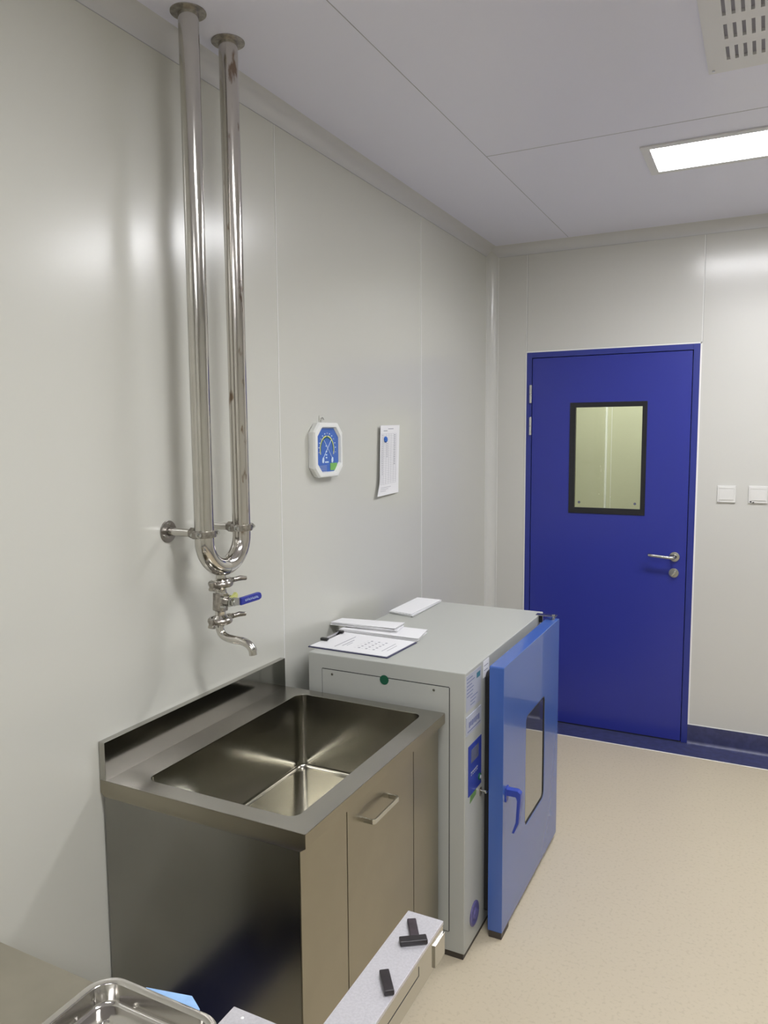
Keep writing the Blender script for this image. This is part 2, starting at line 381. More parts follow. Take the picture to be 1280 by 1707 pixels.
# ---------------------------------------------------------------- ceiling vent
vt = thing('ceiling_vent', 'white enamelled ceiling vent with rows of slots', 'vent', (1.545, 2.2, H-.012))
vx0, vx1, vy0, vy1 = 1.248, 1.848, 1.895, 2.485
xs, ys, hole = [vx0], [vy0], set()
px = 1.298
while px+.011 < vx1-.04: xs += [px, px+.0088]; px += .0216
xs.append(vx1)
py = 2.331-.1245*3
while py+.07 < vy1-.04: ys += [py, py+.080]; py += .1245
ys.append(vy1)
vb = MB(); bm = bmesh.new(); z0, z1 = H-.012, H-.010
def Q(a, b_, c, d): bm.faces.new([bm.verts.new(Vector(p)) for p in (a, b_, c, d)])
for i in range(len(xs)-1):
    for j in range(len(ys)-1):
        a0, a1, b0, b1 = xs[i], xs[i+1], ys[j], ys[j+1]
        if i % 2 == 1 and j % 2 == 1:
            for z_lo, z_hi in ((z0, H-.003),):
                Q((a0,b0,z_lo),(a1,b0,z_lo),(a1,b0,z_hi),(a0,b0,z_hi)); Q((a0,b1,z_lo),(a1,b1,z_lo),(a1,b1,z_hi),(a0,b1,z_hi))
                Q((a0,b0,z_lo),(a0,b1,z_lo),(a0,b1,z_hi),(a0,b0,z_hi)); Q((a1,b0,z_lo),(a1,b1,z_lo),(a1,b1,z_hi),(a1,b0,z_hi))
        else: Q((a0,b0,z0),(a0,b1,z0),(a1,b1,z0),(a1,b0,z0))
for a, b_ in (((vx0,vy0),(vx1,vy0)),((vx1,vy0),(vx1,vy1)),((vx1,vy1),(vx0,vy1)),((vx0,vy1),(vx0,vy0))):
    Q((*a,z0),(*b_,z0),(*b_,H),(*a,H))
bmesh.ops.remove_doubles(bm, verts=bm.verts, dist=1e-5); bmesh.ops.recalc_face_normals(bm, faces=bm.faces)
vb._add(bm, VENT); vb.build('grille', vt)
MB().box(vx0+.01, vx1-.01, vy0+.01, vy1-.01, H-.004, H-.002, mat('vent_back', (.36,.36,.42), .7)).build('backing', vt)
for x in (vx0+.014, vx1-.014):
    for y in (vy0+.02, vy1-.022): MB().cyl((x,y,H-.012),(x,y,H-.014), .004, SATIN, seg=14).build('screw', vt)

# ================================================================== SINK UNIT
sk = thing('sink_cabinet', 'stainless steel sink cabinet with one deep basin against the left wall', 'sink', (.3, 1.68, 0))
sx1, sy0, sy1, sz = .5983, 1.2917, 2.0758, .8107
bx0, bx1, by0, by1 = .104, .541, 1.341, 2.034
tp = MB()
oo = []
outer = rrect(.0015, sx1, sy0, sy1, .0015); inner = rrect(bx0, bx1, by0, by1, .028)
tp.ring(outer, inner, 'z', sz-.003, sz, STEELTOP, .0011)
# apron with chamfered lower return
def loop(x0,x1,y0,y1,z):
    x0 = max(x0, .0015); return [(x0,y0,z),(x1,y0,z),(x1,y1,z),(x0,y1,z)]
tp.quads([loop(0,sx1,sy0,sy1,sz-.0015), loop(0,sx1,sy0,sy1,sz-.033), loop(.006,sx1-.018,sy0+.006,sy1-.010,sz-.047)], STEEL, close=True)
top = tp.build('worktop', sk)
MB().box(.0015, .021, sy0, sy1, sz-.001, .907, SPLASH, .0015).build('backsplash', sk)
bs = MB(); rings = []
fl = .566; rr = .013
for k, (ins, z) in enumerate([(0, sz-.0005), (.001, sz-.004), (.002, fl+rr)]+[(.002+rr*(1-math.cos(a)), fl+rr*(1-math.sin(a))) for a in [PI/2*q/7 for q in range(1, 8)]]):
    rings.append([(x, y, z) for x, y in rrect(bx0+ins, bx1-ins, by0+ins, by1-ins, max(.028-ins*.6, .01))])
bs.quads(rings, BASIN, close=True)
cxm, cym = (bx0+bx1)/2, (by0+by1)/2
last = rings[-1]
bs.quads([last, [(cxm+(x-cxm)*.5, cym+(y-cym)*.5, fl-.002) for x,y,z in last], [(cxm+(x-cxm)*.08, cym+(y-cym)*.05, fl-.004) for x,y,z in last]], BASIN, close=True)
basin = bs.build('basin', sk, sharp=60)
MB().lathe((cxm, cym, fl-.006), (0,0,1), [(0,0),(.03,0),(.045,.003),(.056,.005),(.058,.003)], SATIN).build('drain', basin)
# body
cx1 = .580
bd = MB()
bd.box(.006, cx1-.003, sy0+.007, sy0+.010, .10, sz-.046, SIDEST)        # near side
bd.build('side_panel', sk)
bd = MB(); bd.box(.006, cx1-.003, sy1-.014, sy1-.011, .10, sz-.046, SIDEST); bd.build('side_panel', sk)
MB().box(cx1-.004, cx1, sy0+.007, 1.4995, .10, sz-.046, STEEL).build('front_panel', sk)
MB().box(cx1-.004, cx1+.0005, 1.8850, sy1-.011, .10, sz-.046, STEEL).build('front_panel', sk)
MB().box(cx1-.012, cx1-.006, 1.49, 1.89, .10, sz-.05, BLACKGAP).build('door_recess', sk)
sd = MB().box(cx1-.005, cx1+.001, 1.5018, 1.8810, .105, sz-.0475, STEEL, .0008).build('door', sk)
hb = MB(); ho, hi_ = .032, .0275
hb.prism([(cx1-.001,1.583),(cx1+ho-.006,1.583),(cx1+ho,1.589),(cx1+ho,1.721),(cx1+ho-.006,1.727),(cx1-.001,1.727),(cx1-.001,1.7225),(cx1+hi_-.003,1.7225),(cx1+hi_,1.7195),(cx1+hi_,1.5905),(cx1+hi_-.003,1.5875),(cx1-.001,1.5875)], 'z', .6935, .7065, SATIN, .0008)
hb2 = hb.build('door_handle', sd, sharp=30)
for x in (.04, .54):
    for y in (sy0+.05, sy1-.05): MB().cyl((x,y,0.0),(x,y,.10), .016, SATIN, seg=20).lathe((x,y,0),(0,0,1),[(0,0),(.024,0),(.024,.01),(.016,.018)],BLACKPL,20).build('leg', sk)
MB().box(.01, cx1-.006, sy0+.014, sy1-.014, .10, .104, STEEL).build('bottom_panel', sk)

# ================================================================== WATER PIPE (U loop with valve and spout)
wp = thing('water_pipe', 'polished steel U-shaped water pipe dropping from the ceiling above the sink', 'pipe', (.125, 1.64, 1.3))
PX, Y1, Y2, PR = .126, 1.5605, 1.7195, .0252
zu = 1.376; ym = (Y1+Y2)/2; ru = (Y2-Y1)/2
pts = [(PX, Y1, H-.0005)]+[(PX, Y1, H-.1-i*.15) for i in range(8)]+[(PX, ym-ru*math.cos(a), zu-ru*math.sin(a)) for a in [PI*k/24 for k in range(13)]]
MB().tube(pts, PR, PIPE, 40).build('supply_pipe', wp)
pts = [(PX-.003, Y2, H-.0005)]+[(PX-.003+.003*i/8, Y2, H-.1-i*.15) for i in range(8)]+[(PX, ym+ru*math.cos(a), zu-ru*math.sin(a)) for a in [PI*k/24 for k in range(13)]]
MB().tube(pts, PR, PIPERUST, 40).build('return_pipe', wp)
for yy, xx in ((Y1,PX),(Y2,PX-.003)):
    b = MB().lathe((xx, yy, H-.0003), (0,0,-1), [(0,0),(.044,0),(.044,.002),(.042,.003),(.0285,.0036),(.0254,.0045)], CAST)
    b.build('ceiling_flange', wp)
zb = 1.3945
for yy in (Y1+.001, Y2):
    br = thing('pipe_bracket', None, None); br.parent = wp; br.location = Vector((0,yy,zb))-Vector(wp.location)
    # as one mesh part per bracket with sub parts
    C.objects.unlink(br); bpy.data.objects.remove(br)
    rod = MB().cyl((.003, yy, zb), (PX-.030, yy, zb), .0105, PIPE, seg=24).cyl((PX-.046,yy,zb),(PX-.030,yy,zb),.0145,CAST,seg=6)
    rod = rod.build('bracket_rod', wp)
    f = MB().lathe((.0002, yy, zb), (1,0,0), [(0,0),(.030,0),(.030,.003),(.0285,.004),(.012,.005),(.011,.009)], mat('flange_steel', (.33,.31,.29), .3, metal=1) if yy < 1.6 else bpy.data.materials['flange_steel'])
    for a in (PI/2, PI*7/6, -PI/6): f.cyl((.003, yy+.021*math.cos(a), zb+.021*math.sin(a)), (.0075, yy+.021*math.cos(a), zb+.021*math.sin(a)), .0035, SATIN, seg=12)
    f.build('wall_flange', rod)
    cl = MB()
    R2 = PR+.0055
    arc = [(PX+R2*math.cos(a), yy+R2*math.sin(a)) for a in [2*PI*k/32 for k in range(32)]]
    arci = [(PX+(PR-.0003)*math.cos(a), yy+(PR-.0003)*math.sin(a)) for a in [2*PI*k/32 for k in range(32)]]
    cl.ring(arc, arci, 'z', zb-.009, zb+.009, CAST, .0015)
    for s in (-1, 1):
        cl.box(PX-.007, PX+.007, yy+s*(R2+.005)-.0085, yy+s*(R2+.005)+.0085, zb-.009, zb+.009, CAST, .003)
        cl.cyl((PX-.014, yy+s*(R2+.006), zb), (PX+.017, yy+s*(R2+.006), zb), .0048, SATIN, seg=6)
        cl.cyl((PX+.007, yy+s*(R2+.006), zb), (PX+.012, yy+s*(R2+.006), zb), .0085, SATIN, seg=6)
    cl.build('pipe_clamp', rod)
SX = .121
def sy(z): return 1.6265+(z-1.26)*.07+.002
def stem(z, x=SX): return (x, sy(z), z)
nk = MB().cyl(stem(1.300), stem(1.262), .0135, PIPE, seg=28)
nk.lathe(stem(1.262), (0,.06,-1), [(.0135,-.004),(.024,0),(.026,.003),(.026,.005)], PIPE).build('stem', wp)
def tri_clamp(z):
    c = MB(); p = stem(z)
    c.lathe((p[0],p[1],p[2]+.008), (0,0,-1), [(.024,0),(.029,.0),(.0325,.003),(.034,.008),(.0325,.013),(.029,.016),(.024,.016)], CAST, 40)
    c.lathe((p[0],p[1],p[2]+.006), (0,0,-1), [(0,.0),(.0245,.0),(.0245,.012),(0,.012)], PIPE, 40)
    # hinge block at one end, bolt and wing nut at the other
    c.box(p[0]-.006,p[0]+.008,p[1]-.043,p[1]-.030,z-.011,z+.009,CAST,.003).cyl((p[0]-.007,p[1]-.038,z-.010),(p[0]+.011,p[1]-.038,z-.010),.005,CAST,seg=14)
    c.box(p[0]-.006,p[0]+.008,p[1]+.030,p[1]+.044,z-.009,z+.011,CAST,.003)
    o = c.build('tri_clamp', wp)
    n = MB(); a = Vector((p[0]+.003,p[1]+.040,z+.003)); d = Vector((.35,.93,-.02)).normalized()
    n.cyl(a, a+d*.024, .0042, SATIN, seg=12); n.cyl(a+d*.008, a+d*.020, .0075, CAST, r2=.006, seg=14)
    n.tube([a+d*.014, a+d*.026+Vector((.004,0,.003)), a+d*.044+Vector((.006,0,.001))], [.006,.0075,.0055], CAST, seg=14)
    n.tube([a+d*.014, a+d*.022+Vector((-.010,0,-.002)), a+d*.036+Vector((-.014,0,-.003))], [.005,.006,.0045], CAST, seg=14)
    n.build('wing_nut', o)
tri_clamp(1.250)
tri_clamp(1.149)
vv = MB()
vv.lathe(stem(1.243), (0,.06,-1), [(.025,0),(.0155,.006),(.0145,.016),(.0165,.020),(.0165,.022)], PIPE)
vv.cyl(stem(1.224), stem(1.176), .0205, CAST, seg=6, bev=.0015)
vv.lathe(stem(1.178), (0,.06,-1), [(.0165,0),(.0145,.004),(.0145,.014),(.0245,.024)], PIPE)
vv.cyl((SX, sy(1.2), 1.202), (SX+.034, sy(1.2), 1.202), .013, CAST, seg=20, bev=.001)
for dy, dz in ((-.012,.012),(.012,.012),(.012,-.012),(-.012,-.012)): vv.cyl((SX+.012, sy(1.2)+dy, 1.202+dz), (SX+.024, sy(1.2)+dy, 1.202+dz), .005, SATIN, seg=6)
vv.cyl((SX+.034, sy(1.2), 1.202), (SX+.050, sy(1.2), 1.202), .006, SATIN, seg=12)
vv.cyl((SX+.042, sy(1.2), 1.202), (SX+.049, sy(1.2), 1.202), .010, SATIN, seg=6)
valve = vv.build('ball_valve', wp)
hx0 = SX+.037; y0 = sy(1.2)
lev = MB()
lev.prism([(y0-.014,1.192),(y0+.012,1.190),(y0+.036,1.187),(y0+.036,1.206),(y0+.010,1.214),(y0-.014,1.212)], 'x', hx0, hx0+.004, SATIN, .001)
lv = lev.build('valve_lever', valve)
grip = MB()
gp = [(y0+.034,1.1865),(y0+.118,1.1945),(y0+.128,1.1985),(y0+.130,1.206),(y0+.127,1.2135),(y0+.120,1.2165),(y0+.034,1.2075)]
gp = [(y, z-(y-y0-.034)*.10) for y, z in gp]
grip.prism(gp, 'x', hx0-.003, hx0+.008, VALVEBLUE, .0025, 3)
go = grip.build('lever_grip', valve)
go['label'] = 'dark blue plastic grip'
lt = MB()
for k in range(10):
    yy = y0+.052+k*.0062; zz = 1.199-(yy-y0-.034)*.02+((k*7)%3-1)*.0006
    lt.box(hx0+.0079, hx0+.0084, yy, yy+.0045, zz-.0028, zz-.0016, NEEDLE).box(hx0+.0079, hx0+.0084, yy, yy+.0012, zz-.0028, zz+.0028, NEEDLE)
lt.build('raised_lettering', go)
MB().prism([(y0+.002,1.212),(y0+.030,1.208),(y0+.034,1.216),(y0+.028,1.224),(y0+.020,1.218)], 'x', hx0-.012, hx0-.002, YELTAG, .001).build('locking_tab', valve)
# spout
s0 = Vector(stem(1.141))
yq = 1.6175
sp = bez([(SX, sy(1.145), 1.143), (SX+.001, yq, 1.128), (SX+.006, yq, 1.115), (SX+.020, yq, 1.1055), (SX+.046, yq, 1.1015), (SX+.074, yq, 1.1005), (SX+.096, yq, 1.0935), (SX+.108, yq, 1.081), (SX+.111, yq, 1.0665)], 8)
spo = MB().tube(sp, .0113, PIPE, 28)
spo.lathe((SX, sy(1.15), 1.149), (0,0,-1), [(.025,.004),(.0235,.007),(.0135,.010),(.0113,.016)], PIPE)
spo.build('spout', wp)

# ================================================================== DRYING OVEN
ov = thing('drying_oven', 'grey steel laboratory drying oven with a blue door beside the sink', 'oven', (.37, 2.55, 0))
o0x, o1x, o0y, o1y, oz0, oz1 = .094, .652, 2.106, 3.0037, .022, .9298
MB().box(o0x, o1x, o0y, o1y, oz0, oz1, OVEN, .003, 3).build('body', ov)
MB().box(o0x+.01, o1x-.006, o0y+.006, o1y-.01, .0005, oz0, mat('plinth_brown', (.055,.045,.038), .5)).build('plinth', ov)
sp_ = MB()
a0, a1, b0, b1 = .148, .600, .088, .880
for x0, x1, z0, z1 in ((a0-.0015,a0,b0,b1),(a1,a1+.0022,b0,b1),(a0,a1,b1,b1+.0022),(a0,a1,b0-.002,b0)): sp_.box(x0,x1,o0y-.0006,o0y+.001,z0,z1,BLACKGAP)
sp_.box(a0+.0005, a1-.0005, o0y-.0022, o0y+.001, b0+.0005, b1-.0005, OVEN, .0006)
spn = sp_.build('side_panel', ov)
for x in (.187, .55):
    for z in (.866, .10): MB().lathe((x, o0y-.0022, z), (0,-1,0), [(.0045,0),(.004,.0018),(0,.0026)], SATIN, 14).build('screw', spn)
MB().cyl((.379, o0y-.0021, .874), (.379, o0y-.0034, .874), .0155, GREEND, seg=32).build('round_sticker', ov)['label'] = 'dark green round sticker'
# front labels
fx = o1x
lb = MB().box(fx-.0005, fx+.0008, 2.113, 2.248, .806, .918, LABELB, 0)
for k in range(9):
    z = .908-k*.011; L = (.05,.07,.045,.06,.055,.05,.065,.05,.04)[k]; ys0 = 2.118 if k < 6 else 2.150
    lb.box(fx+.0006, fx+.0010, ys0, ys0+L, z-.0025, z, LABELLINE)
lb.box(fx+.0006, fx+.0010, 2.205, 2.238, .888, .905, mat('teal_print', (.05,.18,.25), .5)); lb.build('specification_label', ov)
np_ = MB().box(fx-.0005, fx+.0030, 2.110, 2.246, .730, .790, LABELB, .001)
for k in range(7):
    yy = 2.132+k*.014; np_.box(fx+.0029, fx+.0034, yy, yy+.009, .752+(k%2)*.002, .770, LABELLINE)
np_.box(fx+.0029, fx+.0034, 2.12, 2.235, .740, .743, LABELLINE)
np_.build('name_plate', ov)
cp = MB().box(fx-.0005, fx+.002, 2.1335, 2.252, .527, .689, PANELB, .0008)
cpo = cp.build('control_panel', ov); cpo['label'] = 'blue control panel with small grey display'
MB().box(fx+.0018, fx+.0028, 2.155, 2.222, .630, .672, DISP).build('display', cpo)
ts = MB()
for k in range(5): ts.box(fx+.0019, fx+.0025, 2.155+k*.013, 2.163+k*.013, .596, .601, LABELB).box(fx+.0019, fx+.0025, 2.157+k*.013, 2.161+k*.013, .588, .592, LABELB)
ts.build('printed_marks', cpo)
MB().cyl((fx+.0018, 2.232, .556), (fx+.006, 2.232, .556), .011, GREEND, seg=24).cyl((fx+.006, 2.232, .556), (fx+.0075, 2.232, .556), .006, LABELB, seg=24).build('power_button', cpo)
MB().prism([(2.150,.500),(2.205,.508),(2.210,.526),(2.155,.524)], 'x', fx-.0002, fx+.0008, mat('green_film', (.12,.24,.07), .5)).build('green_sticker', ov)
MB().lathe((fx-.0002, 2.195, .110), (1,0,0), [(.040,0),(.040,.003),(.036,.005),(.030,.0055),(.027,.004),(.018,.004),(.015,.008),(0,.009)], mat('violet_blue_plastic', (.10,.09,.24), .35), 36).build('round_cover', ov)
MB().box(fx-.0005, fx+.0008, 2.268, 2.325, .868, .924, PAPER).box(fx+.0006,fx+.001,2.275,2.315,.905,.908,INK).box(fx+.0006,fx+.001,2.275,2.31,.89,.893,INK).build('paper_tag', ov)
MB().cyl((fx, 2.245, .503), (fx+.022, 2.245, .503), .0035, SATIN, seg=12).box(fx+.018, fx+.024, 2.240, 2.262, .498, .503, SATIN, .001).box(fx, fx+.004, 2.237,2.253,.488,.512,CAST,.001).build('door_latch', ov)
# door
dx0, dx1, dy0, dy1, dz0, dz1 = .6775, .7265, 2.2545, 2.973, .0216, .9165
wy0, wy1, wz0, wz1 = 2.512, 2.765, .268, .667
od = MB()
def rr4(y0,y1,z0,z1,r): return rrect(y0,y1,z0,z1,r,5)
od.ring(rr4(dy0,dy1,dz0,dz1,.006), rr4(wy0,wy1,wz0,wz1,.022), 'x', dx0, dx1, OVBLUE, .0022)
odo = od.build('oven_door', ov); odo['label'] = 'bright blue door of the oven'
MB().box(dx1-.008, dx1-.004, wy0+.003, wy1-.003, wz0+.003, wz1-.003, OVGLASS).build('door_glass', odo)
MB().ring(rr4(wy0+.0002,wy1-.0002,wz0+.0002,wz1-.0002,.022), rr4(wy0+.0035,wy1-.0035,wz0+.0035,wz1-.0035,.019), 'x', dx0+.004, dx1-.0012, GASKET).build('window_seal', odo)
gk = MB(); gk.ring(rr4(dy0+.035,dy1-.02,dz0+.035,dz1-.035,.02), rr4(dy0+.06,dy1-.045,dz0+.06,dz1-.06,.02), 'x', fx, dx0, GASKET); gk.build('gasket', odo)
oh = MB(); hy = 2.292; hz = .497
oh.box(dx1-.001, dx1+.004, hy-.014, hy+.014, hz-.034, hz+.014, OVHANDLE, .0015)
oh.prism([(dx1+.002,hz+.010),(dx1+.040,hz+.010),(dx1+.050,hz+.002),(dx1+.050,hz-.020),(dx1+.044,hz-.10),(dx1+.030,hz-.135),(dx1+.022,hz-.135),(dx1+.034,hz-.098),(dx1+.038,hz-.022),(dx1+.034,hz-.012),(dx1+.002,hz-.012)], 'y', hy-.012, hy+.012, OVHANDLE, .002)
oho = oh.build('door_handle', odo)
MB().box(dx0+.004, dx1-.002, dy0+.002, dy0+.08, .0008, dz0+.001, bpy.data.materials['plinth_brown']).build('door_floor_shade', odo)  # dark block standing in for the door's shadow and reflection on the floor
hn = MB(); hn.box(o1x-.012, dx1-.006, 2.930, 2.962, oz1-.0005, oz1+.0025, SATIN, .0006).cyl((dx1-.018,2.946,dz1),(dx1-.018,2.946,oz1+.007),.006,SATIN,seg=14).cyl((o1x+.006,2.946,oz1-.03),(o1x+.006,2.946,oz1),.007,GASKET,seg=14)
hn.build('hinge', ov)
MB().box(o1x-.002, dx1-.006, 2.930, 2.962, .010, .0135, SATIN, .0006).build('hinge', ov)

# ================================================================== THINGS ON THE OVEN
zt = oz1+.0002
def sheet_lines(b, O, U, V, rects, m, n=Vector((0,0,1)), lift=.0004):
    """quads on a plane: O origin, U,V axes, rects in u,v"""
    bm = bmesh.new()
    for u0,u1,v0,v1 in rects:
        bm.faces.new([bm.verts.new(O+U*u+V*v+n*lift) for u,v in ((u0,v0),(u1,v0),(u1,v1),(u0,v1))])
    b._add(bm, m)
cbt = thing('clipboard', 'clipboard holding a printed form, on the near corner of the oven top', 'clipboard', (.22, 2.25, zt))
P_nl, P_nr, P_fr = Vector((.064,2.152,0)), Vector((.369,2.147,0)), Vector((.380,2.356,0))
P_fl = Vector((.073,2.366,0))
q = [P_nl, P_nr, P_fr, P_fl]
MB().prism([(p.x,p.y) for p in q], 'z', zt, zt+.004, BOARD, .001).build('board', cbt)
cen = sum(q, Vector())/4
q2 = [cen+(p-cen)*.965 for p in q]
U = (P_nr-P_nl).normalized(); Vv = (P_fl-P_nl).normalized()
pb = MB().prism([(p.x,p.y) for p in q2], 'z', zt+.004, zt+.0055, PAPER)
rects = []
for k in range(2): rects.append((.085+.018*k, .089+.018*k, .03 if k == 0 else .05, .17 if k == 0 else .13))
rects += [(.115,.118,.06,.10)]
for i in range(6):
    for j in range(5): rects.append((.15+i*.014, .158+i*.014, .05+j*.022, .0515+j*.022+.008*(i%2)))
rects += [(.255,.258,.05,.15),(.27,.2725,.06,.13)]
sheet_lines(pb, P_nl+Vector((0,0,zt+.0055)), U, Vv, rects, INK)
pb.build('form_sheet', cbt)
ck = MB()
cA, cB = Vector((.083,2.205,zt+.006)), Vector((.083,2.325,zt+.006))
ck.box(.070,.090,2.222,2.342,zt+.0055,zt+.0075,CHROME,.0008).tube([(.082,2.227,zt+.012),(.082,2.337,zt+.012)],.0035,CHROME,seg=14)
cko = ck.build('clip', cbt)
for y in (2.228, 2.336): MB().box(.070,.098,y-.008,y+.008,zt+.0075,zt+.017,BLACKPL,.003).build('clip_end', cko)
def envelope(name, label, pts, z0, th, sag, group, seed):
    """a stack of long folded paper slips: thickness from several leaves"""
    random.seed(seed); t = thing(name, label, 'papers', (sum(p[0] for p in pts)/4, sum(p[1] for p in pts)/4, z0), group)
    n = 5
    for k in range(n):
        zl = z0+th*k/n; j = [(p[0]+random.uniform(-.007,.007), p[1]+random.uniform(-.006,.006)) for p in pts]
        A, B, Cc, Dd = [Vector((x,y,0)) for x, y in j]
        rows_t = []; rows_b = []
        N = 14
        for i in range(N+1):
            u = i/N; l = A.lerp(B, u); r_ = Dd.lerp(Cc, u)
            bow = sag*(math.sin(PI*u)*.5+.8*u**3*((k*2)%3-.6))*(k+1)/n
            rows_t.append((l, r_, zl+th/n*.8+bow, zl+bow*.9))
        b = MB()
        b.quads([[l+Vector((0,0,zb_)), l+Vector((0,0,zt_)), r_+Vector((0,0,zt_)), r_+Vector((0,0,zb_))] for l, r_, zt_, zb_ in rows_t], PAPER, close=True)
        for l, r_, zt_, zb_ in (rows_t[0], rows_t[-1]):
            b.quads([[l+Vector((0,0,zb_)), r_+Vector((0,0,zb_))],[l+Vector((0,0,zt_)), r_+Vector((0,0,zt_))]], PAPER)
        b.build('paper_slip', t, sharp=40)
G1 = 'folded white paper slips on the oven'
envelope('folded_papers', 'folded white paper stack just behind the clipboard, topmost of the two', [(.010,2.405),(.272,2.415),(.262,2.500),(.012,2.478)], zt+.0125, .013, .003, G1, 1)
envelope('folded_papers', 'white paper stack with curled end lying under the one behind the clipboard', [(.058,2.372),(.376,2.376),(.352,2.498),(.06,2.49)], zt, .0112, .0008, G1, 2)
envelope('folded_papers', 'white paper stack at the far wall-side corner of the oven top', [(.098,2.720),(.205,2.690),(.205,2.995),(.100,3.000)], zt+.0006, .010, .001, G1, 3)

# ================================================================== ON THE LEFT WALL
hg = thing('hygrometer', 'white octagonal thermometer and hygrometer with a blue dial on the left wall', 'hygrometer', (0, 2.372, 1.597))
yc, zc, hw, hh, ch = 2.370, 1.5975, .0975, .098, .033
def octo(w_, h_, c_): return [(yc+w_-c_, zc+h_),(yc-w_+c_, zc+h_),(yc-w_, zc+h_-c_),(yc-w_, zc-h_+c_),(yc-w_+c_, zc-h_),(yc+w_-c_, zc-h_),(yc+w_, zc-h_+c_),(yc+w_, zc+h_-c_)]
cs = MB()
rows = [[(x, y, z) for y, z in octo(hw-a, hh-a, ch)] for x, a in ((.0008,.004),(.022,.0),(.030,.003),(.032,.008),(.0315,.016),(.022,.020))]
cs.quads(rows, WHITEPL, close=True)
cs.build('case', hg, sharp=30)
dl = MB().prism(octo(hw-.019, hh-.019, ch-.008), 'x', .0010, .0215, DIALB)
dial = dl.build('dial', hg)
ar = MB()
def arcband(r0, r1, a0, a1, m, x, cy=yc-.002, cz=zc+.002, n=40, sq=1.0):
    rows = [[(x, cy+r0*math.cos(a), cz+r0*sq*math.sin(a)), (x, cy+r1*math.cos(a), cz+r1*sq*math.sin(a))] for a in [a0+(a1-a0)*k/n for k in range(n+1)]]
    ar.quads(rows, m)
arcband(.0455, .050, math.radians(-22), math.radians(86), YEL, .0219)
arcband(.0455, .050, math.radians(94), math.radians(202), YEL, .0219)
arcband(.041, .0455, math.radians(-10), math.radians(190), GREEND, .0218)
for k in range(13):
    a = math.radians(-10+k*200/12); y_, z_ = yc+.058*math.cos(a), zc+.002+.058*math.sin(a)
    ar.box(.0215,.0220,y_-.003,y_+.003,z_-.002,z_+.002, NEEDLE if k % 3 else LABELB)
for k, z_ in enumerate((.012,-.008,-.020,-.030,-.046)): ar.box(.0215,.0220, yc-.012-(k==4)*.006, yc-.002+(k==4)*.01, zc+z_, zc+z_+.005, NEEDLE)
for k in range(4): ar.box(.0215,.0219, yc-.055, yc-.005, zc-.058-k*.006, zc-.0565-k*.006, LABELB)
ar.build('dial_scale', dial)
for s in (1, -1):
    nd = MB(); a = math.radians(90-s*38)
    p0 = Vector((.0232, yc-s*.032, zc-.030)); p1 = Vector((.0232, yc+s*.026, zc+.036))
    nd.tube([p0, p1], .0011, NEEDLE, seg=8)
    nd.prism([(p0.y-.007,p0.z-.014),(p0.y+.001,p0.z-.017),(p0.y+.006,p0.z-.010),(p0.y+.006,p0.z+.002),(p0.y-.002,p0.z+.004),(p0.y-.007,p0.z-.004)], 'x', .0226, .0238, NEEDLE)
    nd.build('needle', dial)
MB().box(.0216, .0228, yc+.018, yc+.066, zc-.074, zc-.048, GREENL).build('green_label', hg)
MB().tube(bez([(.003,yc-.012,zc+hh-.004),(.004,yc-.013,zc+hh+.012),(.006,yc-.004,zc+hh+.018),(.006,yc+.004,zc+hh+.010)],5), .0014, SATIN, seg=8).box(.0002,.0022,yc-.020,yc+.014,zc+hh-.002,zc+hh+.026,mat('clear_hook_pad',(.6,.6,.55),.2),.001).build('hanging_hook', hg)

ps = thing('posted_sheet', 'white printed table sheet fixed to the left wall right of the hygrometer', 'paper', (0, 2.92, 1.55))
def psurf(u, v):
    """u 0..1 near to far edge, v 0..1 top to bottom"""
    lift = .0025+.010*(1-u)**1.5+.004*(1-u)**2*v**3+.005*u**3*v**2+.004*math.sin(PI*u)*v
    y = 2.8138+.203*u-.026*v*u-.018*v*(1-u)-.024*(1-u)*max(0,v-.8)*5
    z = 1.6925-.292*v-.004*(1-u)
    return (lift, y, z)
pb = MB(); N = 16
pb.quads([[psurf(i/N, j/N) for i in range(N+1)] for j in range(N+1)], PAPER)
pso = pb.build('sheet', ps, solid=.0006)
pt = MB(); bm = bmesh.new()
def pq(u0,u1,v0,v1):
    n_ = max(1, int((u1-u0)/.1))
    for k in range(n_):
        a = u0+(u1-u0)*k/n_; c_ = u0+(u1-u0)*(k+1)/n_
        bm.faces.new([bm.verts.new(Vector(psurf(uu,vv))+Vector((.0010,0,0))) for uu,vv in ((a,v0),(c_,v0),(c_,v1),(a,v1))])
for j in range(28):
    v = .12+j*.0265; pq(.06, .84, v, v+.0022)
for u in (.06,.17,.30,.44,.56,.70,.84): pq(u, u+.008, .12, .84)
for j in range(17): pq(.72+.01*(j%2), .79, .135+j*.0265, .146+j*.0265)
for j in range(22): pq(.09, .14, .135+j*.0265, .142+j*.0265)
for j in range(8): pq(.32, .40, .26+j*.0265, .267+j*.0265)
pq(.40,.68,.045,.056); pq(.16,.36,.072,.084)
for j in range(3): pq(.1, .6-.12*j, .885+j*.025, .890+j*.025)
pt._add(bm, INK); pt.build('printed_table', pso)
mg = Vector(psurf(.25, .20))
MB().lathe((mg.x+.001, mg.y, mg.z), (1,0,0), [(0,0),(.0125,0),(.0125,.004),(.010,.007),(0,.008)], BLUEMAG, 24).build('round_magnet', ps)

